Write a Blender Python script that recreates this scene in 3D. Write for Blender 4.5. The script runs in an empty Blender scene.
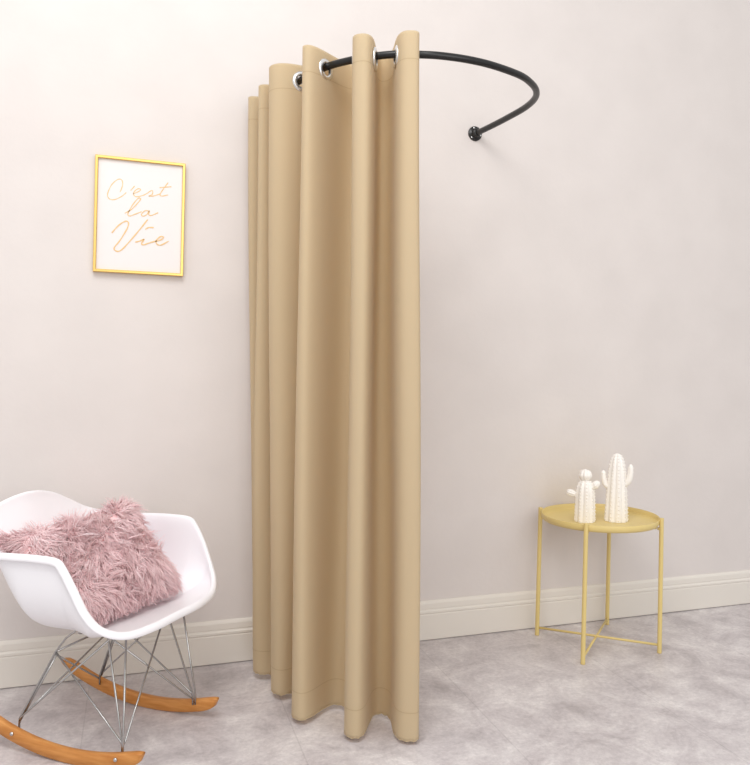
import bpy, bmesh, math, random
from mathutils import Vector, Matrix
random.seed(7)
COL = bpy.context.scene.collection
PI = math.pi
D = 2.843                                   # distance of the back wall

# ------------------------------------------------------------------ helpers
def s2l(c):
    return tuple(((v/255)/12.92 if v/255 <= .04045 else ((v/255+.055)/1.055)**2.4) for v in c)+(1,)

def mat(name, rgb, rough=.5, metal=0, spec=.5):
    m = bpy.data.materials.new(name); m.use_nodes = True
    b = m.node_tree.nodes['Principled BSDF']
    b.inputs['Base Color'].default_value = s2l(rgb)
    b.inputs['Roughness'].default_value = rough
    b.inputs['Metallic'].default_value = metal
    b.inputs['Specular IOR Level'].default_value = spec
    return m

def noise_mat(name, stops, scale, rough=.5, spec=.5, bump=0, bscale=200, stretch=(1,1,1), detail=6, metal=0):
    m = mat(name, stops[0][1], rough, metal, spec); nt = m.node_tree; N = nt.nodes; L = nt.links
    b = N['Principled BSDF']
    tc = N.new('ShaderNodeTexCoord'); mp = N.new('ShaderNodeMapping'); mp.inputs['Scale'].default_value = stretch
    no = N.new('ShaderNodeTexNoise'); no.inputs['Scale'].default_value = scale; no.inputs['Detail'].default_value = detail
    rp = N.new('ShaderNodeValToRGB')
    el = rp.color_ramp.elements
    while len(el) < len(stops): el.new(.5)
    for e, (p, c) in zip(el, stops): e.position = p; e.color = s2l(c)
    L.new(tc.outputs['Object'], mp.inputs['Vector']); L.new(mp.outputs['Vector'], no.inputs['Vector'])
    L.new(no.outputs['Fac'], rp.inputs['Fac']); L.new(rp.outputs['Color'], b.inputs['Base Color'])
    if bump:
        n2 = N.new('ShaderNodeTexNoise'); n2.inputs['Scale'].default_value = bscale; n2.inputs['Detail'].default_value = 3
        bp = N.new('ShaderNodeBump'); bp.inputs['Strength'].default_value = bump; bp.inputs['Distance'].default_value = .002
        L.new(mp.outputs['Vector'], n2.inputs['Vector']); L.new(n2.outputs['Fac'], bp.inputs['Height'])
        L.new(bp.outputs['Normal'], b.inputs['Normal'])
    return m

def link(name, bm, m=None, parent=None, smooth=True):
    me = bpy.data.meshes.new(name)
    bmesh.ops.recalc_face_normals(bm, faces=bm.faces[:])
    bm.to_mesh(me); bm.free()
    if smooth:
        for p in me.polygons: p.use_smooth = True
    o = bpy.data.objects.new(name, me); COL.objects.link(o)
    if m: me.materials.append(m)
    if parent: o.parent = parent
    return o

def tag(o, label=None, cat=None, group=None, kind=None):
    if label: o['label'] = label
    if cat: o['category'] = cat
    if group: o['group'] = group
    if kind: o['kind'] = kind
    return o

def empty(name, loc, rz=0):
    o = bpy.data.objects.new(name, None); COL.objects.link(o)
    o.empty_display_size = .05; o.location = loc; o.rotation_euler = (0, 0, rz)
    return o

def add_box(bm, lo, hi, bevel=0):
    r = bmesh.ops.create_cube(bm, size=1)
    c = [(a+b)/2 for a, b in zip(lo, hi)]; s = [b-a for a, b in zip(lo, hi)]
    bmesh.ops.transform(bm, matrix=Matrix.Translation(c) @ Matrix.Diagonal((*s, 1)), verts=r['verts'])
    if bevel:
        es = list({e for v in r['verts'] for e in v.link_edges})
        bmesh.ops.bevel(bm, geom=es, offset=bevel, segments=2, affect='EDGES', profile=.6)

def catmull(P, n=10, closed=False):
    P = [Vector(p) for p in P]; out = []
    k = len(P)
    rng = range(k) if closed else range(k-1)
    for i in rng:
        if closed: a, b, c, d = P[i-1], P[i], P[(i+1) % k], P[(i+2) % k]
        else:
            b, c = P[i], P[i+1]
            a = P[i-1] if i else 2*b-c
            d = P[i+2] if i+2 < k else 2*c-b
        for j in range(n):
            t = j/n
            out.append(.5*((2*b)+(c-a)*t+(2*a-5*b+4*c-d)*t*t+(3*b-a-3*c+d)*t**3))
    if not closed: out.append(P[-1].copy())
    return out

def add_tube(bm, pts, r, seg=12, caps=True, rfun=None):
    pts = [Vector(p) for p in pts]; n = len(pts)
    rings = []; up = None
    for i, p in enumerate(pts):
        t = (pts[min(i+1, n-1)]-pts[max(i-1, 0)]).normalized()
        if up is None:
            up = Vector((0, 0, 1)) if abs(t.z) < .9 else Vector((1, 0, 0))
        a = t.cross(up); 
        if a.length < 1e-6: a = t.orthogonal()
        a.normalize(); b = a.cross(t).normalized(); up = b
        rr = rfun(i/(n-1)) if rfun else r
        rings.append([bm.verts.new(p+rr*(math.cos(2*PI*k/seg)*a+math.sin(2*PI*k/seg)*b)) for k in range(seg)])
    for A, B in zip(rings, rings[1:]):
        for k in range(seg): bm.faces.new((A[k], A[(k+1) % seg], B[(k+1) % seg], B[k]))
    if caps:
        bm.faces.new(rings[0][::-1]); bm.faces.new(rings[-1])

def add_lathe(bm, prof, seg=48, M=None, closed=False):
    """prof: list of (radius, z)"""
    M = M or Matrix.Identity(4); rings = []
    for r, z in prof:
        if r < 1e-6: rings.append([bm.verts.new(M @ Vector((0, 0, z)))])
        else: rings.append([bm.verts.new(M @ Vector((r*math.cos(2*PI*k/seg), r*math.sin(2*PI*k/seg), z))) for k in range(seg)])
    pairs = list(zip(rings, rings[1:]))
    if closed: pairs.append((rings[-1], rings[0]))
    for A, B in pairs:
        for k in range(seg):
            k2 = (k+1) % seg
            if len(A) == 1 and len(B) == 1: continue
            if len(A) == 1: bm.faces.new((A[0], B[k2], B[k]))
            elif len(B) == 1: bm.faces.new((A[k], A[k2], B[0]))
            else: bm.faces.new((A[k], A[k2], B[k2], B[k]))

def frame_z(z):                              # a rotation taking +Z to direction z
    return Vector((0, 0, 1)).rotation_difference(Vector(z)).to_matrix().to_4x4()

# ------------------------------------------------------------------ materials
M_wall = noise_mat('wall_paint', [(.3, (216, 209, 205)), (.7, (221, 214, 210))], 5, .85, .2, bump=.25, bscale=60)
M_base = mat('baseboard_paint', (226, 220, 211), .45)
M_black = mat('black_metal', (14, 13, 13), .32, 0, .5)
M_chrome = mat('chrome', (230, 230, 230), .28, .95)
M_wire = mat('chrome_wire', (178, 177, 176), .22, 1)
M_gold = mat('gold_frame_metal', (226, 190, 112), .34, .9)
M_print = mat('white_print_paper', (231, 226, 224), .6, 0, .2)
M_ink = mat('gold_ink', (226, 188, 132), .5, 0)
M_shell = mat('white_plastic', (245, 244, 248), .33)
M_yellow = mat('mustard_powder_coat', (221, 198, 130), .42)
M_ceramic = mat('white_ceramic', (246, 242, 236), .25)
M_wood = noise_mat('beech_wood', [(.3, (186, 118, 52)), (.7, (216, 152, 84))], 9, .42, .4, stretch=(9, 1.2, 9))
M_screw = mat('steel_screw', (205, 205, 205), .25, 1)

# floor: mottled grey vinyl tiles with fine seams
M_floor = noise_mat('grey_vinyl_tile', [(.33, (174, 167, 168)), (.46, (197, 190, 191)), (.55, (209, 203, 203)), (.68, (230, 225, 224))], 5.5, .42, .35, bump=.15, bscale=90, detail=9)
nt = M_floor.node_tree; N = nt.nodes; L = nt.links
bs = N['Principled BSDF']; ramp = next(n for n in N if n.type == 'VALTORGB'); mp = next(n for n in N if n.type == 'MAPPING')
base_noise = next(n for n in N if n.type == 'TEX_NOISE' and n.outputs['Fac'].links and n.outputs['Fac'].links[0].to_node == ramp)
base_noise.inputs['Roughness'].default_value = .74
base_noise.inputs['Distortion'].default_value = .4
sep = N.new('ShaderNodeSeparateXYZ'); L.new(mp.outputs['Vector'], sep.inputs[0])
def mth(op, a, b=None):
    n = N.new('ShaderNodeMath'); n.operation = op
    for i, v in enumerate((a, b)):
        if v is None: continue
        if isinstance(v, (int, float)): n.inputs[i].default_value = v
        else: L.new(v, n.inputs[i])
    return n.outputs[0]
xs = mth('MULTIPLY', mth('ADD', sep.outputs['X'], .118), 1/.575)
fx = mth('FRACT', xs)
col_id = mth('FLOOR', xs)
seam = mth('LESS_THAN', mth('ABSOLUTE', mth('SUBTRACT', fx, .5)), .4967)
ys = mth('FRACT', mth('MULTIPLY', mth('ADD', sep.outputs['Y'], mth('MULTIPLY', col_id, .43)), 1/1.21))
seam2 = mth('ADD', .8, mth('MULTIPLY', .2, mth('LESS_THAN', mth('ABSOLUTE', mth('SUBTRACT', ys, .5)), .4992)))
both = mth('MULTIPLY', seam, seam2)
dim = mth('ADD', .87, mth('MULTIPLY', both, .13))
mx = N.new('ShaderNodeMix'); mx.data_type = 'RGBA'; mx.blend_type = 'MULTIPLY'; mx.inputs[0].default_value = 1
gr = N.new('ShaderNodeTexNoise'); gr.inputs['Scale'].default_value = 70; gr.inputs['Detail'].default_value = 5; gr.inputs['Roughness'].default_value = .7
L.new(mp.outputs['Vector'], gr.inputs['Vector'])
gm = N.new('ShaderNodeMapRange'); gm.inputs[1].default_value = .3; gm.inputs[2].default_value = .7; gm.inputs[3].default_value = .86; gm.inputs[4].default_value = 1.1
L.new(gr.outputs['Fac'], gm.inputs[0])
dim = mth('MULTIPLY', dim, gm.outputs[0])
L.new(ramp.outputs['Color'], mx.inputs[6])

cmb = N.new('ShaderNodeCombineColor')
for i in range(3): L.new(dim, cmb.inputs[i])
L.new(cmb.outputs[0], mx.inputs[7]); L.new(mx.outputs[2], bs.inputs['Base Color'])

# curtain cloth: plain weave with sewn header and hem lines, a little light passes through
def cloth(name):
    m = mat(name, (217, 202, 171), .8, 0, .2); nt = m.node_tree; N = nt.nodes; L = nt.links
    b = N['Principled BSDF']; out = N['Material Output']
    b.inputs['Sheen Weight'].default_value = .15
    uv = N.new('ShaderNodeUVMap'); uv.uv_map = 'UVMap'
    mp = N.new('ShaderNodeMapping'); mp.inputs['Scale'].default_value = (420, 420, 1)
    L.new(uv.outputs[0], mp.inputs[0])
    wx = N.new('ShaderNodeTexNoise'); wx.inputs['Scale'].default_value = 1; wx.inputs['Detail'].default_value = 2
    L.new(mp.outputs[0], wx.inputs['Vector'])
    bp = N.new('ShaderNodeBump'); bp.inputs['Strength'].default_value = .25; bp.inputs['Distance'].default_value = .001
    # hem and header stitch lines in cloth height (V in metres)
    sp = N.new('ShaderNodeSeparateXYZ'); L.new(uv.outputs[0], sp.inputs[0])
    def line(v0, w):
        a = N.new('ShaderNodeMath'); a.operation = 'SUBTRACT'; L.new(sp.outputs['Y'], a.inputs[0]); a.inputs[1].default_value = v0
        c = N.new('ShaderNodeMath'); c.operation = 'ABSOLUTE'; L.new(a.outputs[0], c.inputs[0])
        d = N.new('ShaderNodeMath'); d.operation = 'LESS_THAN'; L.new(c.outputs[0], d.inputs[0]); d.inputs[1].default_value = w
        return d.outputs[0]
    ad = N.new('ShaderNodeMath'); ad.operation = 'MAXIMUM'; L.new(line(.078, .0014), ad.inputs[0]); L.new(line(1.953, .0014), ad.inputs[1])
    hs = N.new('ShaderNodeMath'); hs.operation = 'MULTIPLY_ADD'
    L.new(ad.outputs[0], hs.inputs[0]); hs.inputs[1].default_value = -1.5; L.new(wx.outputs['Fac'], hs.inputs[2])
    L.new(hs.outputs[0], bp.inputs['Height']); L.new(bp.outputs[0], b.inputs['Normal'])
    mx = N.new('ShaderNodeMix'); mx.data_type = 'RGBA'
    L.new(ad.outputs[0], mx.inputs[0]); mx.inputs[6].default_value = s2l((217, 202, 171)); mx.inputs[7].default_value = s2l((197, 179, 143))
    L.new(mx.outputs[2], b.inputs['Base Color'])
    tr = N.new('ShaderNodeBsdfTranslucent'); tr.inputs['Color'].default_value = s2l((238, 217, 180))
    ms = N.new('ShaderNodeMixShader'); ms.inputs[0].default_value = .42
    L.new(b.outputs[0], ms.inputs[1]); L.new(tr.outputs[0], ms.inputs[2]); L.new(ms.outputs[0], out.inputs['Surface'])
    return m
M_cloth = cloth('beige_curtain_cloth')
M_thread = mat('pale_overlock_thread', (206, 187, 150), .85)

# pink fur: strand-by-strand tint held in a colour attribute
M_fur = mat('pink_fur', (240, 188, 190), .55, 0, .25)
nt = M_fur.node_tree
at = nt.nodes.new('ShaderNodeAttribute'); at.attribute_name = 'tint'
nt.links.new(at.outputs['Color'], nt.nodes['Principled BSDF'].inputs['Base Color'])
trn = nt.nodes.new('ShaderNodeBsdfTranslucent'); nt.links.new(at.outputs['Color'], trn.inputs['Color'])
msf = nt.nodes.new('ShaderNodeMixShader'); msf.inputs[0].default_value = .06
nt.links.new(nt.nodes['Principled BSDF'].outputs[0], msf.inputs[1]); nt.links.new(trn.outputs[0], msf.inputs[2])
nt.links.new(msf.outputs[0], nt.nodes['Material Output'].inputs['Surface'])
M_backing = mat('pink_backing_cloth', (250, 214, 215), .9, 0, .1)

# ------------------------------------------------------------------ setting
bm = bmesh.new(); add_box(bm, (-4.5, D, -.02), (7, D+.12, 3.6))
tag(link('wall_back', bm, M_wall, smooth=False), kind='structure')
bm = bmesh.new(); add_box(bm, (-4.5, -2.5, -.05), (7, D+.12, 0))
tag(link('floor', bm, M_floor, smooth=False), kind='structure')
prof = [(0, .003), (.012, .003), (.0125, .006), (.0125, .099), (.0112, .1015), (.0112, .1035), (.0135, .1065), (.0135, .113), (.0105, .117), (.0095, .120), (.0105, .124), (.0095, .142), (.007, .148), (.004, .153), (0, .153)]
bm = bmesh.new()
A = [bm.verts.new((-4.5, D-p, z)) for p, z in prof]; B = [bm.verts.new((7, D-p, z)) for p, z in prof]
for i in range(len(prof)): j = (i+1) % len(prof); bm.faces.new((A[i], A[j], B[j], B[i]))
bm.faces.new(A); bm.faces.new(B[::-1])
tag(link('baseboard_back', bm, M_base, smooth=False), kind='structure')

# ------------------------------------------------------------------ curtain rod
ROD = [(1.243, D-.006), (1.259, 2.72), (1.271, 2.60), (1.277, 2.48), (1.264, 2.385), (1.232, 2.316), (1.182, 2.260), (1.116, 2.214), (1.006, 2.176), (.916, 2.164), (.832, 2.170), (.775, 2.186), (.718, 2.206), (.648, 2.256), (.585, 2.322), (.532, 2.405), (.482, 2.552), (.447, 2.68), (.405, D-.006)]
def rod_z(y): return 2.0-.008*max(0, min(1, (y-2.2)/.64))
rod_pts = catmull([(x, y, rod_z(y)) for x, y in ROD], 12)
rod = empty('curtain_rod', (.85, D, 2.0))
tag(rod, 'black metal curtain rod curving out from the wall in a half ring', 'curtain rod')
inv = Matrix.Translation((-.85, -D, -2.0))
bm = bmesh.new(); add_tube(bm, [inv @ p for p in rod_pts], .0112, 20)
link('rail', bm, M_black, rod)
for ex, ez in ((1.243, 1.993), (.405, 1.992)):
    bm = bmesh.new()
    MM = inv @ Matrix.Translation((ex, D, ez)) @ Matrix.Rotation(PI/2, 4, 'X')
    add_lathe(bm, [(0, 0), (.029, 0), (.029, .004), (.0275, .0055), (.018, .006), (.0165, .008), (.0165, .024), (.0150, .026), (0, .026)], 40, MM)
    fl = link('wall_flange', bm, M_black, rod)
    for k in range(3):
        an = PI/2+.3+k*2*PI/3
        bm = bmesh.new()
        add_lathe(bm, [(.0042, .004), (.0042, .0068), (.003, .0078), (0, .0080)], 16, MM @ Matrix.Translation((.0225*math.cos(an), .0225*math.sin(an), 0)))
        tag(link('screw', bm, M_screw, fl), 'bright steel screw')

# ------------------------------------------------------------------ curtain
# knots along the cloth from the free right edge to the wall: crest, valley, crest ...
TOP = [(.775, 2.245), (.720, 2.140), (.712, 2.350), (.596, 2.220), (.662, 2.455), (.464, 2.372), (.590, 2.520), (.394, 2.560), (.515, 2.665), (.372, 2.672), (.485, 2.745), (.351, 2.768), (.445, 2.822)]
ZT  = [2.045, 2.045, 2.045, 2.045, 2.045, 2.045, 2.045, 2.037, 2.02, 2.004, 1.998, 1.992, 1.990]
BOT = [(.800, 2.190), (.742, 2.082), (.724, 2.262), (.598, 2.142), (.620, 2.350), (.468, 2.302), (.550, 2.480), (.436, 2.494), (.505, 2.610), (.400, 2.672), (.490, 2.730), (.420, 2.745), (.450, 2.805)]
TAN = [(-.35, -.94), (-.88, .47), (-.80, .60), (-.76, .65), (-.62, .78), (-.48, .88), (-.36, .93), (-.34, .94), (-.28, .96), (-.26, .97), (-.26, .97), (-.25, .97), (.1, .99)]
MAG_T = [.10, .085, .075, .11, .10, .085, .09, .13, .07, .06, .05, .05, .06]
MAG_B = [.10, .095, .085, .095, .11, .11, .09, .11, .08, .09, .06, .05, .06]
SEG = 30
def hermite_row(P, MG):
    row = []
    for i in range(len(P)-1):
        p0, p1 = Vector(P[i]), Vector(P[i+1])
        t0 = Vector(TAN[i]).normalized()*MG[i]*2; t1 = Vector(TAN[i+1]).normalized()*MG[i+1]*2
        for j in range(SEG + (i == len(P)-2)):
            t = j/SEG
            row.append(p0*(2*t**3-3*t*t+1)+t0*(t**3-2*t*t+t)+p1*(3*t*t-2*t**3)+t1*(t**3-t*t))
    return row
rt = hermite_row(TOP, MAG_T); rb = hermite_row(BOT, MAG_B)
nc = len(rt)
ztop = []
for c in range(nc):
    u = c/SEG; i = min(int(u), len(ZT)-2); ztop.append(ZT[i]+(ZT[i+1]-ZT[i])*(u-i))
ulen = [0]
for c in range(1, nc): ulen.append(ulen[-1]+(rt[c]-rt[c-1]).length)
# rows: finer near the header, where the eyelets are
zs = [0]; 
while zs[-1] < 1-1e-6:
    z = zs[-1]; zs.append(min(1, z+(.0035 if z > .93 else (.004 if z < .02 else .014))))
def cloth_pt(c, z):                              # z: 0 hem .. 1 top
    w = z**(1.15-.5*min(1, c/(nc*.8))**2)
    p = rb[c].lerp(rt[c], w)
    u = ulen[c]
    # slow uneven sag of the folds, strongest mid height
    amp = .004*math.sin(PI*z)
    p = p + Vector((math.sin(u*9+z*4.0)*amp, math.sin(u*7.3+z*5.2+1)*amp))
    z0 = .012+.012*min(1, c/(nc*.75)); zz = z0+z*(ztop[c]-z0)
    if z < .02: zz += .0016*(1-z/.02)*math.sin(u*2*PI/.021)
    return Vector((p.x, p.y, zz))
# eyelets: where the cloth crosses the rod
rod2 = [(p.x, p.y, p.z) for p in rod_pts]
def rod_near(q):
    return min(rod_pts, key=lambda r: (r.x-q.x)**2+(r.y-q.y)**2)
eyes = []
for i in range(len(TOP)-1):
    best = None
    for j in range(3, SEG-2):
        c = i*SEG+j
        zr = 1.998/2.045
        q = cloth_pt(c, zr); r = rod_near(q); d = math.hypot(q.x-r.x, q.y-r.y)
        if best is None or d < best[0]: best = (d, c, r)
    c, r = best[1], best[2]
    z = (r.z-.02)/(ztop[c]-.02)
    q = cloth_pt(c, z)
    t = cloth_pt(min(c+1, nc-1), z)-cloth_pt(c-1, z)
    nrm = Vector((t.y, -t.x, 0)).normalized()
    eyes.append((Vector((r.x, r.y, r.z-.008)), nrm))
curtain = empty('curtain', (.6, 2.4, 0))
tag(curtain, 'floor length beige eyelet curtain hanging in deep folds from the curved black rod', 'curtain')
off = Vector((-.6, -2.4, 0))
bm = bmesh.new(); uvl = bm.loops.layers.uv.new('UVMap')
grid = [[bm.verts.new(cloth_pt(c, z)+off) for c in range(nc)] for z in zs]
for a in range(len(zs)-1):
    for c in range(nc-1):
        vs = (grid[a][c], grid[a][c+1], grid[a+1][c+1], grid[a+1][c])
        if zs[a] > .92:
            ctr = sum((v.co for v in vs), Vector())/4-off
            if any((ctr-e).length < .026 for e, _ in eyes): continue
        f = bm.faces.new(vs)
        for lp, (cc, zz) in zip(f.loops, ((c, zs[a]), (c+1, zs[a]), (c+1, zs[a+1]), (c, zs[a+1]))):
            lp[uvl].uv = (ulen[cc], zz*2.035)
bmesh.ops.delete(bm, geom=[v for v in bm.verts if not v.link_faces], context='VERTS')
fab = link('fabric_panel', bm, M_cloth, curtain)
sd = fab.modifiers.new('thickness', 'SOLIDIFY'); sd.thickness = .0022; sd.offset = 0
bm = bmesh.new()
add_tube(bm, [cloth_pt(c, 0)+off for c in range(0, nc, 2)], .0017, 6)
tag(link('hem_stitching', bm, M_thread, curtain), 'pale overlocked thread along the bottom edge')
for e, nrm in eyes:
    bm = bmesh.new()
    rp = [(.0195, -.0035), (.0205, -.005), (.027, -.0046), (.0335, -.0022), (.0335, .0022), (.027, .0046), (.0205, .005), (.0195, .0035)]
    add_lathe(bm, rp, 40, Matrix.Translation(e+off) @ frame_z(nrm), closed=True)
    tag(link('grommet', bm, M_chrome, curtain), 'silver eyelet ring')

# ------------------------------------------------------------------ picture
PX, PZ = .0055, 1.556; W2, H2 = .1435, .1945
pic = empty('picture_frame', (PX, D, PZ))
tag(pic, 'thin gold framed white print with gold script lettering, hanging on the wall', 'picture')
bm = bmesh.new(); fw = .0095
rings = []
for (ix, dy) in ((0, -.0), (0, -.020), (.0015, -.0215), (fw-.0015, -.0215), (fw, -.020), (fw, -.010)):
    rings.append([bm.verts.new((sx*(W2-ix), dy-.0005, sz*(H2-ix))) for sx, sz in ((-1, -1), (1, -1), (1, 1), (-1, 1))])
for A, B in zip(rings, rings[1:]):
    for k in range(4): bm.faces.new((A[k], A[(k+1) % 4], B[(k+1) % 4], B[k]))
link('frame', bm, M_gold, pic, smooth=False)
bm = bmesh.new(); add_box(bm, (-W2+.003, -.012, -H2+.003), (W2-.003, -.001, H2-.003))
prt = link('art_print', bm, M_print, pic, smooth=False)
strokes = [
  [(-0.0645, 0.078), (-0.0575, 0.102), (-0.0605, 0.119), (-0.0735, 0.119), (-0.0925, 0.098), (-0.1035, 0.067), (-0.0975, 0.052), (-0.0815, 0.051), (-0.0605, 0.063), (-0.0455, 0.078)],
  [(-0.0195, 0.103), (-0.0315, 0.086)],
  [(-0.0235, 0.076), (-0.0065, 0.085), (-0.0005, 0.092), (-0.0075, 0.095), (-0.0185, 0.086), (-0.0225, 0.074), (-0.0125, 0.067), (0.0085, 0.074), (0.0225, 0.083)],
  [(0.0225, 0.083), (0.0335, 0.092), (0.0385, 0.09), (0.0365, 0.079), (0.0265, 0.073), (0.0425, 0.075), (0.0625, 0.084)],
  [(0.0875, 0.125), (0.0735, 0.103), (0.0625, 0.082), (0.0685, 0.077), (0.0885, 0.083)],
  [(0.0605, 0.105), (0.0815, 0.109), (0.0985, 0.112)],
  [(-0.0485, 0.008), (-0.0285, 0.022), (-0.0085, 0.046), (0.0005, 0.061), (-0.0075, 0.062), (-0.0235, 0.04), (-0.0385, 0.008), (-0.0335, 0.0), (-0.0155, 0.008), (0.0045, 0.018)],
  [(0.0275, 0.022), (0.0155, 0.022), (0.0045, 0.01), (0.0085, 0.003), (0.0205, 0.009), (0.0295, 0.023), (0.0275, 0.01), (0.0365, 0.008), (0.0575, 0.019)],
  [(-0.0875, -0.061), (-0.0665, -0.034), (-0.0465, -0.019), (-0.0365, -0.023), (-0.0405, -0.044), (-0.0625, -0.086), (-0.0785, -0.109), (-0.0755, -0.12), (-0.0595, -0.119), (-0.0345, -0.09), (-0.0015, -0.045), (0.0245, -0.007)],
  [(0.0175, -0.041), (0.0285, -0.034), (0.0445, -0.033)],
  [(-0.0135, -0.087), (0.0015, -0.082), (0.0145, -0.075), (0.0065, -0.09), (0.0135, -0.094), (0.0295, -0.087), (0.0505, -0.079)],
  [(0.0505, -0.08), (0.0685, -0.073), (0.0765, -0.064), (0.0675, -0.062), (0.0535, -0.076), (0.0555, -0.088), (0.0685, -0.091), (0.0935, -0.076)]]
bm = bmesh.new()
for i, st in enumerate(strokes):
    hw = .0022 if i in (8, 9, 10, 11) else .0017
    pts = catmull([(x, 0, z) for x, z in st], 8)
    Lr = []
    for k, p in enumerate(pts):
        t = (pts[min(k+1, len(pts)-1)]-pts[max(k-1, 0)]).normalized()
        nn = Vector((-t.z, 0, t.x)); w = hw*(.65+.35*abs(math.sin(k*.37+i)))
        Lr.append([bm.verts.new(p+s*nn*w+Vector((0, y, 0))) for s, y in ((-1, -.0118), (-1, -.0122-.00012*i), (1, -.0122-.00012*i), (1, -.0118))])
    for A, B in zip(Lr, Lr[1:]):
        for k in range(4): bm.faces.new((A[k], A[(k+1) % 4], B[(k+1) % 4], B[k]))
    bm.faces.new(Lr[0]); bm.faces.new(Lr[-1][::-1])
tag(link('lettering', bm, M_ink, prt, smooth=False), "gold handwritten words C'est la Vie")

# ------------------------------------------------------------------ side table
TX, TY = 1.711, 2.612
tab = empty('side_table', (TX, TY, 0))
tag(tab, 'mustard yellow round metal tray table on four thin legs', 'side table')
R = .224
bm = bmesh.new()
add_lathe(bm, [(0, .4815), (R-.010, .4815), (R-.0035, .484), (R-.002, .489), (R, .503), (R+.0015, .5042), (R+.003, .503), (R+.001, .486), (R-.004, .4785), (R-.012, .477), (0, .477)], 96)
link('tray', bm, M_yellow, tab)
LA = [math.radians(a) for a in (141, 47, -43, -135)]
for k, an in enumerate(LA):
    x, y = (R+.009)*math.cos(an), (R+.009)*math.sin(an)
    bm = bmesh.new()
    add_tube(bm, [(x*1.012, y*1.012, 0), (x*1.012, y*1.012, .003), (x, y, .508), (x, y, .511)], .0085, 16)
    link('leg', bm, M_yellow, tab)
    bm = bmesh.new()
    c, s = math.cos(an), math.sin(an)
    add_tube(bm, [(c*(R-.006), s*(R-.006), .470), (x, y, .470)], .0055, 12)
    add_tube(bm, [(c*(R-.014), s*(R-.014), .4675), (c*(R-.014), s*(R-.014), .4785)], .0055, 12)
    link('tray_bracket', bm, M_yellow, tab)
for k, zb in ((0, .030), (1, .0235)):
    a0, a1 = LA[k], LA[k+2]
    bm = bmesh.new()
    add_tube(bm, [((R+.009)*math.cos(a0), (R+.009)*math.sin(a0), zb), ((R+.009)*math.cos(a1), (R+.009)*math.sin(a1), zb)], .0046, 12)
    link('crossbar', bm, M_yellow, tab)

# ------------------------------------------------------------------ ceramic cacti
def cactus_mesh(bm, prof, ribs, depth, M, bumps=True, br=.0032, step=.0105):
    """ribbed column; prof (radius, height); beads along each rib"""
    seg = ribs*8; P = catmull([(r, 0, z) for r, z in prof], 6)
    rings = []
    for p in P:
        r = max(p.x, 0)
        if r < 1e-4: rings.append([bm.verts.new(M @ Vector((0, 0, p.z)))]); continue
        ring = []
        for k in range(seg):
            a = 2*PI*k/seg; w = abs(math.cos(a*ribs/2))
            ring.append(bm.verts.new(M @ Vector((r*(1-depth*(1-w**.7))*math.cos(a), r*(1-depth*(1-w**.7))*math.sin(a), p.z))))
        rings.append(ring)
    for A, B in zip(rings, rings[1:]):
        for k in range(seg):
            k2 = (k+1) % seg
            if len(A) == 1 and len(B) == 1: continue
            if len(A) == 1: bm.faces.new((A[0], B[k2], B[k]))
            elif len(B) == 1: bm.faces.new((A[k], A[k2], B[0]))
            else: bm.faces.new((A[k], A[k2], B[k2], B[k]))
    if len(rings[0]) > 1: bm.faces.new(rings[0][::-1])
    if bumps:
        L = 0
        for A, B in zip(P, P[1:]):
            L += (B-A).length
            if L > step and A.x > .008:
                L = 0
                for k in range(ribs):
                    a = 2*PI*k/ribs
                    bmesh.ops.create_icosphere(bm, subdivisions=1, radius=br, matrix=M @ Matrix.Translation((A.x*math.cos(a), A.x*math.sin(a), A.z)))
ZTAB = .4818
CAM = Vector((0, 0, 1.1))
def cactus(name, loc, prof, ribs, rz, label, arms):
    r = empty(name, (*loc, ZTAB), rz)
    tag(r, label, 'cactus figurine', 'ceramic cacti on the tray table')
    bm = bmesh.new(); cactus_mesh(bm, prof, ribs, .16, Matrix.Identity(4))
    link('body', bm, M_ceramic, r)
    for nm, pts, rf in arms:
        if nm == 'bud':
            bm = bmesh.new(); (c, ax, rad, ln) = pts
            pr = [(.0001, -ln), (rad*.6, -ln*.82), (rad*.95, -ln*.3), (rad, .1*ln), (rad*.7, ln*.72), (.0001, ln)]
            cactus_mesh(bm, pr, 8, .2, Matrix.Translation(c) @ frame_z(ax), False)
            link('bud', bm, M_ceramic, r)
        else:
            bm = bmesh.new(); cp = catmull(pts, 8)
            add_tube(bm, cp, .01, 14, True, lambda t: rf*(.72+.5*math.sin(PI*min(1, .15+t*.75))) * (1 if t < .88 else math.sqrt(max(.02, 1-((t-.88)/.12)**2))))
            n = len(cp)
            for k in range(3, n-1, 3):
                for a in range(4):
                    t = (cp[min(k+1, n-1)]-cp[k-1]).normalized(); o1 = t.orthogonal().normalized(); o2 = t.cross(o1)
                    an = a*PI/2+.4
                    bmesh.ops.create_icosphere(bm, subdivisions=1, radius=.0022, matrix=Matrix.Translation(cp[k]+rf*1.12*(math.cos(an)*o1+math.sin(an)*o2)))
            link('arm', bm, M_ceramic, r)
    return r
yaw = -math.radians(32)          # facing the room; local x runs left to right
cactus('cactus_figurine', (1.637, 2.603),
       [(.0405, 0), (.0400, .012), (.0390, .05), (.0375, .09), (.0345, .125), (.028, .146), (.016, .157), (.0001, .160)], 9, yaw,
       'shorter white ceramic cactus with a round ball on top and two stubby buds',
       [('bud', (Vector((-.001, 0, .178)), (0, 0, 1), .0255, .0235), 0),
        ('bud', (Vector((-.053, -.008, .108)), (-.95, 0, .25), .0135, .021), 0),
        ('bud', (Vector((.038, -.006, .143)), (.75, 0, .66), .0145, .021), 0)])
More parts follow.
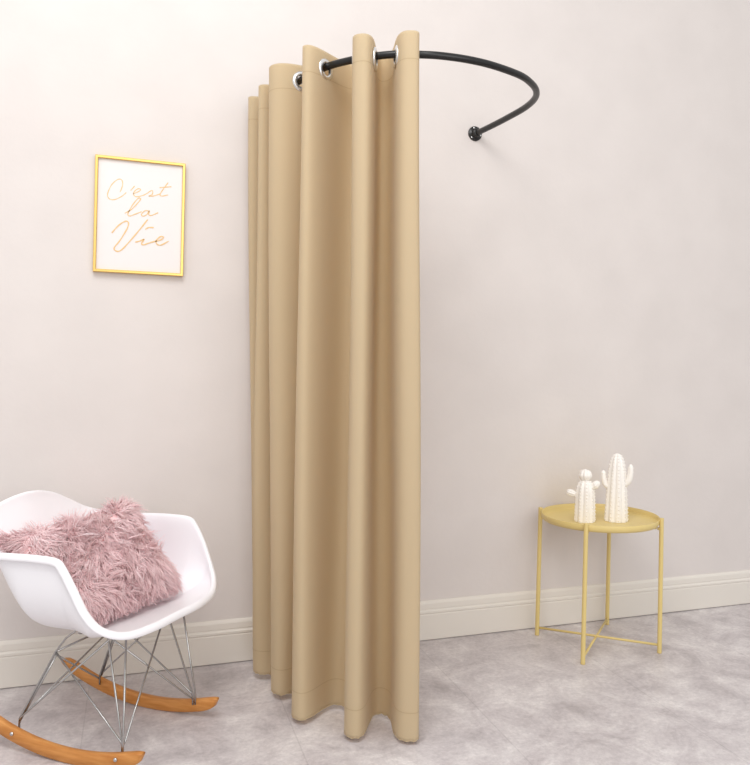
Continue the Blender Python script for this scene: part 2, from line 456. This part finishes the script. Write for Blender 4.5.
cactus('cactus_figurine', (1.764, 2.580),
       [(.0455, 0), (.0450, .012), (.0430, .05), (.0405, .10), (.0370, .15), (.0335, .19), (.029, .222), (.021, .246), (.011, .259), (.0001, .263)], 9, yaw,
       'taller white ceramic cactus with two raised arms',
       [('arm', [(-.025, -.004, .128), (-.042, -.006, .140), (-.050, -.006, .165), (-.052, -.006, .196)], .0088),
        ('arm', [(.025, -.004, .138), (.042, -.006, .156), (.050, -.006, .184), (.051, -.006, .224)], .0098)])

# ------------------------------------------------------------------ rocking chair
CH = Vector((-.036, 2.4125, 0)); AZ = math.radians(-38)
# local axes: x towards the far arm, y the way it faces
chair = empty('rocking_chair', CH)
fx_, fy_ = math.cos(AZ), math.sin(AZ)
chair.matrix_world = Matrix(((-fy_, fx_, 0, CH.x), (fx_, fy_, 0, CH.y), (0, 0, 1, 0), (0, 0, 0, 1)))
# (-fy, fx) is the far side; with (fx, fy) forward this pair is left-handed, so x is mirrored below
MIR = -1
rz = math.atan2(fy_, fx_)-PI/2
chair.matrix_world = Matrix.Translation(CH) @ Matrix.Rotation(rz, 4, 'Z')
tag(chair, 'white plastic shell rocking armchair on chrome wire legs and curved wooden rockers', 'rocking chair')
half = [(0, .198, .370), (.10, .198, .370), (.19, .184, .375), (.242, .158, .399), (.264, .132, .440), (.273, .104, .498), (.276, .072, .550), (.276, .046, .571), (.276, -.02, .574), (.276, -.10, .571), (.270, -.17, .567), (.252, -.24, .570), (.215, -.294, .588), (.16, -.316, .622), (.09, -.322, .655), (0, -.316, .670)]
full = half+[(-x, y, z) for x, y, z in half[-2:0:-1]]
rim = catmull(full, 6, closed=True); nr = len(rim)
cb = Vector((0, .0, .340))
bm = bmesh.new(); rings = []
nr_ring = 26
for k in range(1, nr_ring+1):
    ph = (k/nr_ring)*PI/2
    ring = []
    for p in rim:
        rear = max(0, min(1, (-.085-p.y)/.09)); n_e = 3.3-2.12*rear+.2*max(0, 1-abs(p.x)/.2)*rear
        front = max(0, min(1, (p.y-.10)/.1)) * max(0, min(1, (.46-p.z)/.08))
        hh = math.sin(ph)**(2/n_e); vv = 1-math.cos(ph)**(2/n_e)
        ringv = Vector((cb.x+(p.x-cb.x)*hh, cb.y+(p.y-cb.y)*hh, cb.z+(p.z-cb.z)*vv))
        lin = Vector((cb.x+(p.x-cb.x)*hh, cb.y+(p.y-cb.y)*hh, cb.z+(p.z-cb.z)*(hh**2)))
        ring.append(bm.verts.new(ringv.lerp(lin, front)))
    rings.append(ring)
# rolled rim flange
ctr = Vector((0, -.02, 0))
for outd, dz in ((.006, .0012), (.0115, -.003), (.0135, -.010), (.0125, -.016)):
    ring = []
    for i, p in enumerate(rim):
        t = rim[(i+1) % nr]-rim[i-1]; o = Vector((t.y, -t.x, 0)); 
        if o.length < 1e-6: o = Vector((p.x, p.y, 0))
        o.normalize()
        if o.dot(Vector((p.x, p.y+.02, 0))) < 0: o = -o
        # on the steep arm fronts the roll turns forward and down along the slope normal
        tn = t.normalized(); dn = tn.cross(o.cross(tn)).normalized()
        dn = (Vector((0, 0, -1))-tn*tn.dot(Vector((0, 0, -1)))).normalized()
        o2 = (o-tn*tn.dot(o)).normalized()
        ring.append(bm.verts.new(p+o2*outd-dn*dz))
    rings.append(ring)
c0 = bm.verts.new(cb)
for i in range(nr): bm.faces.new((c0, rings[0][i], rings[0][(i+1) % nr]))
for A, B in zip(rings, rings[1:]):
    for i in range(nr): bm.faces.new((A[i], B[i], B[(i+1) % nr], A[(i+1) % nr]))
sh = link('seat_shell', bm, M_shell, chair)
sm = sh.modifiers.new('thickness', 'SOLIDIFY'); sm.thickness = .0055; sm.offset = 0
ss = sh.modifiers.new('smooth', 'SUBSURF'); ss.levels = 1; ss.render_levels = 1

# rockers: bent wooden runners
RX = .172; RR = .74; RY0 = .012
def rocker_side(x):
    bm = bmesh.new(); n = 44; secs = []
    y0, y1 = -.345, .240
    for k in range(n+1):
        t = k/n; y = y0+(y1-y0)*t
        a = y/RR*1.0
        zc = RR-math.sqrt(RR*RR-(y-RY0)**2)
        end = min(t/.12, (1-t)/.10, 1); hgt = .036*(.16+.84*math.sqrt(max(0, 1-(1-end)**2)))
        lo = zc+.0005; 
        nv = Vector((0, -(y-RY0)/RR, math.sqrt(1-((y-RY0)/RR)**2)))
        base = Vector((x, y, lo)) + nv*(0 if True else 0)
        if t > .5: base += nv*(.036-hgt)*.8
        else: base += nv*(.036-hgt)*.35
        sec = []
        for dx, dn in ((-.010, .003), (-.007, 0), (.007, 0), (.010, .003), (.010, hgt-.003), (.007, hgt), (-.007, hgt), (-.010, hgt-.003)):
            sec.append(bm.verts.new(base+Vector((dx, 0, 0))+nv*dn))
        secs.append(sec)
    for A, B in zip(secs, secs[1:]):
        for k in range(8): bm.faces.new((A[k], A[(k+1) % 8], B[(k+1) % 8], B[k]))
    bm.faces.new(secs[0]); bm.faces.new(secs[-1][::-1])
    return bm
FOOT = {}
def wire(pts, r=.0028):
    bm = bmesh.new(); add_tube(bm, pts, r, 10)
    link('leg_wire', bm, M_wire, chair)
for sx in (-1, 1):
    rk = link('rocker', rocker_side(sx*RX), M_wood, chair)
    tag(rk, 'curved beech wood rocker')
    for y in (-.182, .156):
        zc = RR-math.sqrt(RR*RR-(y-RY0)**2)+.025
        bm = bmesh.new()
        add_lathe(bm, [(0, -.0005), (.0055, -.0005), (.0055, .0025), (.004, .0045), (0, .0052)], 18, Matrix.Translation((sx*(RX+.010), y, zc)) @ frame_z((sx, 0, 0)))
        tag(link('bolt', bm, M_screw, rk), 'round steel bolt head')
        FOOT[(sx, y > 0)] = Vector((sx*(RX-.014), y, zc))
MOUNT = {(sx, fr): Vector((sx*.125, (.100 if fr else -.020), .338)) for sx in (-1, 1) for fr in (False, True)}
JOINT = {(sx, fr): Vector((sx*.126, (.060 if fr else -.094), (.266))) for sx in (-1, 1) for fr in (False, True)}
for sx in (-1, 1):
    for fr in (False, True):
        F = FOOT[(sx, fr)]; J = JOINT[(sx, fr)]; Mt = MOUNT[(sx, fr)]
        up = F+Vector((0, 0, .030))
        off2 = Vector((sx*.004, .006, 0))
        if fr:
            wire([F, up, Mt+Vector((0, -.025, 0)), Mt+Vector((-sx*.012, -.03, .004))])
            wire([F+off2, up+off2, Mt+Vector((0, .035, .004))])
        else:
            wire([F, up, J, J+Vector((-sx*.004, .030, .040)), Mt, Mt+Vector((-sx*.02, .02, .006))])
            wire([up+Vector((0, .006, 0)), J+Vector((0, .006, -.004))])
        # brace to the other end on the same side
        oJ = JOINT[(sx, not fr)] if fr else MOUNT[(sx, True)]
        wire([F+Vector((0, 0, .024)), F+Vector((0, -.004 if fr else .004, .034)), oJ], .0026)
        # brace across to the other side
        cJ = JOINT[(-sx, fr)] if not fr else MOUNT[(-sx, True)]+Vector((0, -.02, 0))
        d = Vector((0, .005*sx, .006*sx))
        wire([F+Vector((0, 0, .018)), F+d+Vector((-sx*.006, 0, .030)), cJ+d], .0026)
    for fr in (False, True):
        Mt = MOUNT[(sx, fr)]
        bm = bmesh.new()
        add_lathe(bm, [(0, -.010), (.006, -.010), (.008, -.007), (.009, -.003), (.009, .004), (0, .004)], 20, Matrix.Translation(Mt+Vector((-sx*.01, 0, -.006))))
        link('shock_mount', bm, M_wire, chair)
# rear cross stay joining the two rear bends
wire([JOINT[(-1, False)], JOINT[(1, False)]], .003)
wire([MOUNT[(-1, True)]+Vector((0, -.03, -.01)), Vector((0, .03, .325)), MOUNT[(1, True)]+Vector((0, -.03, -.01))], .003)

# ------------------------------------------------------------------ fur cushion
U = Vector((-.985, .16, .075)).normalized()      # chair-local (mirrored x): along the bottom edge towards the near arm
V = Vector((.24, -.66, .70)); V = (V-U*V.dot(U)).normalized()
NN = V.cross(U).normalized()
if NN.y < 0: NN = -NN
cush = empty('cushion', (0, 0, 0))
pc = Vector((.026, -.056, .484))
cw = chair.matrix_world.copy()
CB = cw @ pc
cush.location = CB
RMAT = cw.to_3x3()
Uw, Vw, Nw = RMAT @ U, RMAT @ V, RMAT @ NN
tag(cush, 'square pink shaggy fur cushion lying in the white rocking chair', 'cushion')
HS = .213; HV = .150; TH = .066
def pillow(u, v, side):
    """u,v in -1..1"""
    pin = 1-.07*(1-abs(v)**2)*abs(u)**3*0
    x = u*HS*(1-.05*math.cos(v*PI/2)*0-.04*(1-v*v)); y = v*HV*(1-.04*(1-u*u))
    t = TH*(max(0, (1-u**4))*max(0, (1-v**4)))**.55
    return Uw*x+Vw*y+Nw*(side*t)
from mathutils.bvhtree import BVHTree
dg = bpy.context.evaluated_depsgraph_get()
bvh = BVHTree.FromObject(sh, dg)
cinv = cw.inverted()
EYE = Vector((0, -.02, .56))
def inside(p, margin):                        # keep a cushion point within the seat bowl
    q = cinv @ (CB+p); d = q-EYE; L = d.length
    hit = bvh.ray_cast(EYE, d.normalized(), L+margin)
    if hit[0] is None: return p
    q = EYE+d.normalized()*(hit[3]-margin)
    return (cw @ q)-CB
bm = bmesh.new(); n = 28
for side in (1, -1):
    g = [[bm.verts.new(inside(pillow(-1+2*i/n, -1+2*j/n, side), .017)) for i in range(n+1)] for j in range(n+1)]
    for j in range(n):
        for i in range(n): bm.faces.new((g[j][i], g[j][i+1], g[j+1][i+1], g[j+1][i]))
bmesh.ops.remove_doubles(bm, verts=bm.verts[:], dist=.0005)
link('cushion_cover', bm, M_backing, cush)
# fur pile: tapering three-sided hairs
verts = []; faces = []; tints = []
rnd = random.Random(3)
def nsn(u, v, s): return math.sin(u*5.1+s)*math.cos(v*4.3-s*1.7)+.6*math.sin(u*9.7-v*7.9+s*2.3)
def surf(u, v, side):
    e = .02; c = lambda t: max(-1, min(1, t))
    p = pillow(u, v, side)
    du = pillow(c(u+e), v, side)-pillow(c(u-e), v, side); dv = pillow(u, c(v+e), side)-pillow(u, c(v-e), side)
    nrm = du.cross(dv)
    if nrm.length < 1e-9: nrm = Nw*side
    nrm = nrm.normalized()
    if nrm.dot(Nw)*side < 0: nrm = -nrm
    edge = max(abs(u), abs(v))**6
    return p, (nrm+edge*(Uw*u+Vw*v)*.9).normalized(), edge
NCL = 2300; K = 6
for h in range(NCL):
    u, v = rnd.uniform(-1, 1), rnd.uniform(-1, 1)
    if rnd.random() < .26:
        if rnd.random() < .5: u = math.copysign(1-rnd.random()**2*.1, u)
        else: v = math.copysign(1-rnd.random()**2*.1, v)
    side = 1 if rnd.random() < .88 else -1
    p, nrm, edge = surf(u, v, side)
    swirl = Uw*(.6*nsn(u, v, .3)-.1*u-.25)+Vw*(-.55+.6*nsn(v, u, 1.9)+.25*v)
    swirl = swirl+Vector((rnd.gauss(0, .3), rnd.gauss(0, .3), rnd.gauss(0, .3)))
    ln = rnd.uniform(.034, .058)*(1-.2*edge)
    ctrl = nrm*ln*.30+swirl*ln*.14
    tip = (nrm*.30+swirl*.78+Vector((0, 0, -.12))).normalized()*ln
    gcl = rnd.gauss(0, .05)
    for k_ in range(rnd.randint(5, 8)):
        uu = max(-1, min(1, u+rnd.gauss(0, .045))); vv = max(-1, min(1, v+rnd.gauss(0, .045)))
        r0 = pillow(uu, vv, side); ro = r0-p
        sp = rnd.uniform(.15, .45); sc_ = rnd.uniform(.8, 1.12)
        c1 = p+ctrl+ro*.8; t1 = p+tip*sc_+ro*sp+Vector((rnd.gauss(0, .003), rnd.gauss(0, .003), rnd.gauss(0, .003)))
        w = rnd.uniform(.0012, .0021); b0 = len(verts); a = None
        for k in range(K):
            t = k/(K-1)
            q = inside(r0*(1-t)**2+c1*2*t*(1-t)+t1*t*t, .010)
            d = ((c1-r0)*(1-t)+(t1-c1)*t).normalized()
            a = d.cross(nrm)
            a = a.normalized() if a.length > 1e-4 else d.orthogonal().normalized()
            bb = a.cross(d).normalized()
            r = w*(1-.85*t**1.5)
            verts += [q-a*r-bb*r*.3, q+a*r-bb*r*.3, q+bb*r*.45]
        for k in range(K-1):
            for m in range(3):
                m2 = (m+1) % 3; faces.append((b0+k*3+m, b0+k*3+m2, b0+k*3+3+m2, b0+k*3+3+m))
        g = gcl+rnd.gauss(0, 1)*.04; base = s2l((255, 224, 226))
        tints.append(tuple(max(0, min(1, base[i]*(1+g))) for i in range(3)))
me = bpy.data.meshes.new('fur_pile'); me.from_pydata(verts, [], faces)
ca = me.attributes.new('tint', 'FLOAT_COLOR', 'POINT')
buf = []
for i in range(len(verts)):
    c = tints[i//(3*K)]; buf += [c[0], c[1], c[2], 1]
ca.data.foreach_set('color', buf)
me.polygons.foreach_set('use_smooth', [True]*len(me.polygons))
me.materials.append(M_fur)
fur = bpy.data.objects.new('fur_pile', me); COL.objects.link(fur); fur.parent = cush
tag(fur, kind='stuff')

# ------------------------------------------------------------------ light
w = bpy.data.worlds.new('studio_world'); bpy.context.scene.world = w; w.use_nodes = True
bg = w.node_tree.nodes['Background']; bg.inputs['Color'].default_value = (1, .992, .985, 1); bg.inputs['Strength'].default_value = .88
def area(name, loc, target, size, power, color=(1, 1, 1)):
    l = bpy.data.lights.new(name, 'AREA'); l.shape = 'RECTANGLE'; l.size, l.size_y = size; l.energy = power; l.color = color
    o = bpy.data.objects.new(name, l); COL.objects.link(o); o.location = loc
    o.rotation_euler = (Vector(target)-Vector(loc)).to_track_quat('-Z', 'Y').to_euler()
    return o
area('softbox_key', (-.35, .8, 3.3), (.1, 2.5, .8), (1.4, 1.4), 43, (1, .99, .985))
area('added_fill_light', (1.1, -1.2, 1.9), (.8, 2.6, 1.0), (2.2, 2.0), 33, (1, .99, .985))  # unseen fill lamp, added out front to lighten the curtain's inner folds

# ------------------------------------------------------------------ camera
a = math.radians(20.739); r = math.radians(1.3); F_PX = 780.0
R0 = Vector((math.cos(a), -math.sin(a), 0)); F0 = Vector((math.sin(a), math.cos(a), 0)); U0 = Vector((0, 0, 1))
cxv = R0*math.cos(r)+U0*math.sin(r); cyv = -R0*math.sin(r)+U0*math.cos(r); czv = -F0
cam_d = bpy.data.cameras.new('camera'); cam = bpy.data.objects.new('camera', cam_d); COL.objects.link(cam)
cam.matrix_world = Matrix(((cxv.x, cyv.x, czv.x, 0), (cxv.y, cyv.y, czv.y, 0), (cxv.z, cyv.z, czv.z, 1.1), (0, 0, 0, 1)))
cam_d.sensor_fit = 'AUTO'; cam_d.sensor_width = 36; cam_d.lens = F_PX/765*36
cam_d.shift_x = (375-430.56)/765; cam_d.shift_y = -(382.5-357.69)/765
cam_d.clip_start = .05
sc = bpy.context.scene; sc.camera = cam
sc.cycles.diffuse_bounces = 10; sc.cycles.max_bounces = 16; sc.cycles.transmission_bounces = 14
sc.view_settings.view_transform = 'Standard'; sc.view_settings.look = 'None'
sc.view_settings.exposure = 0; sc.view_settings.gamma = 1; sc.view_settings.use_curve_mapping = False
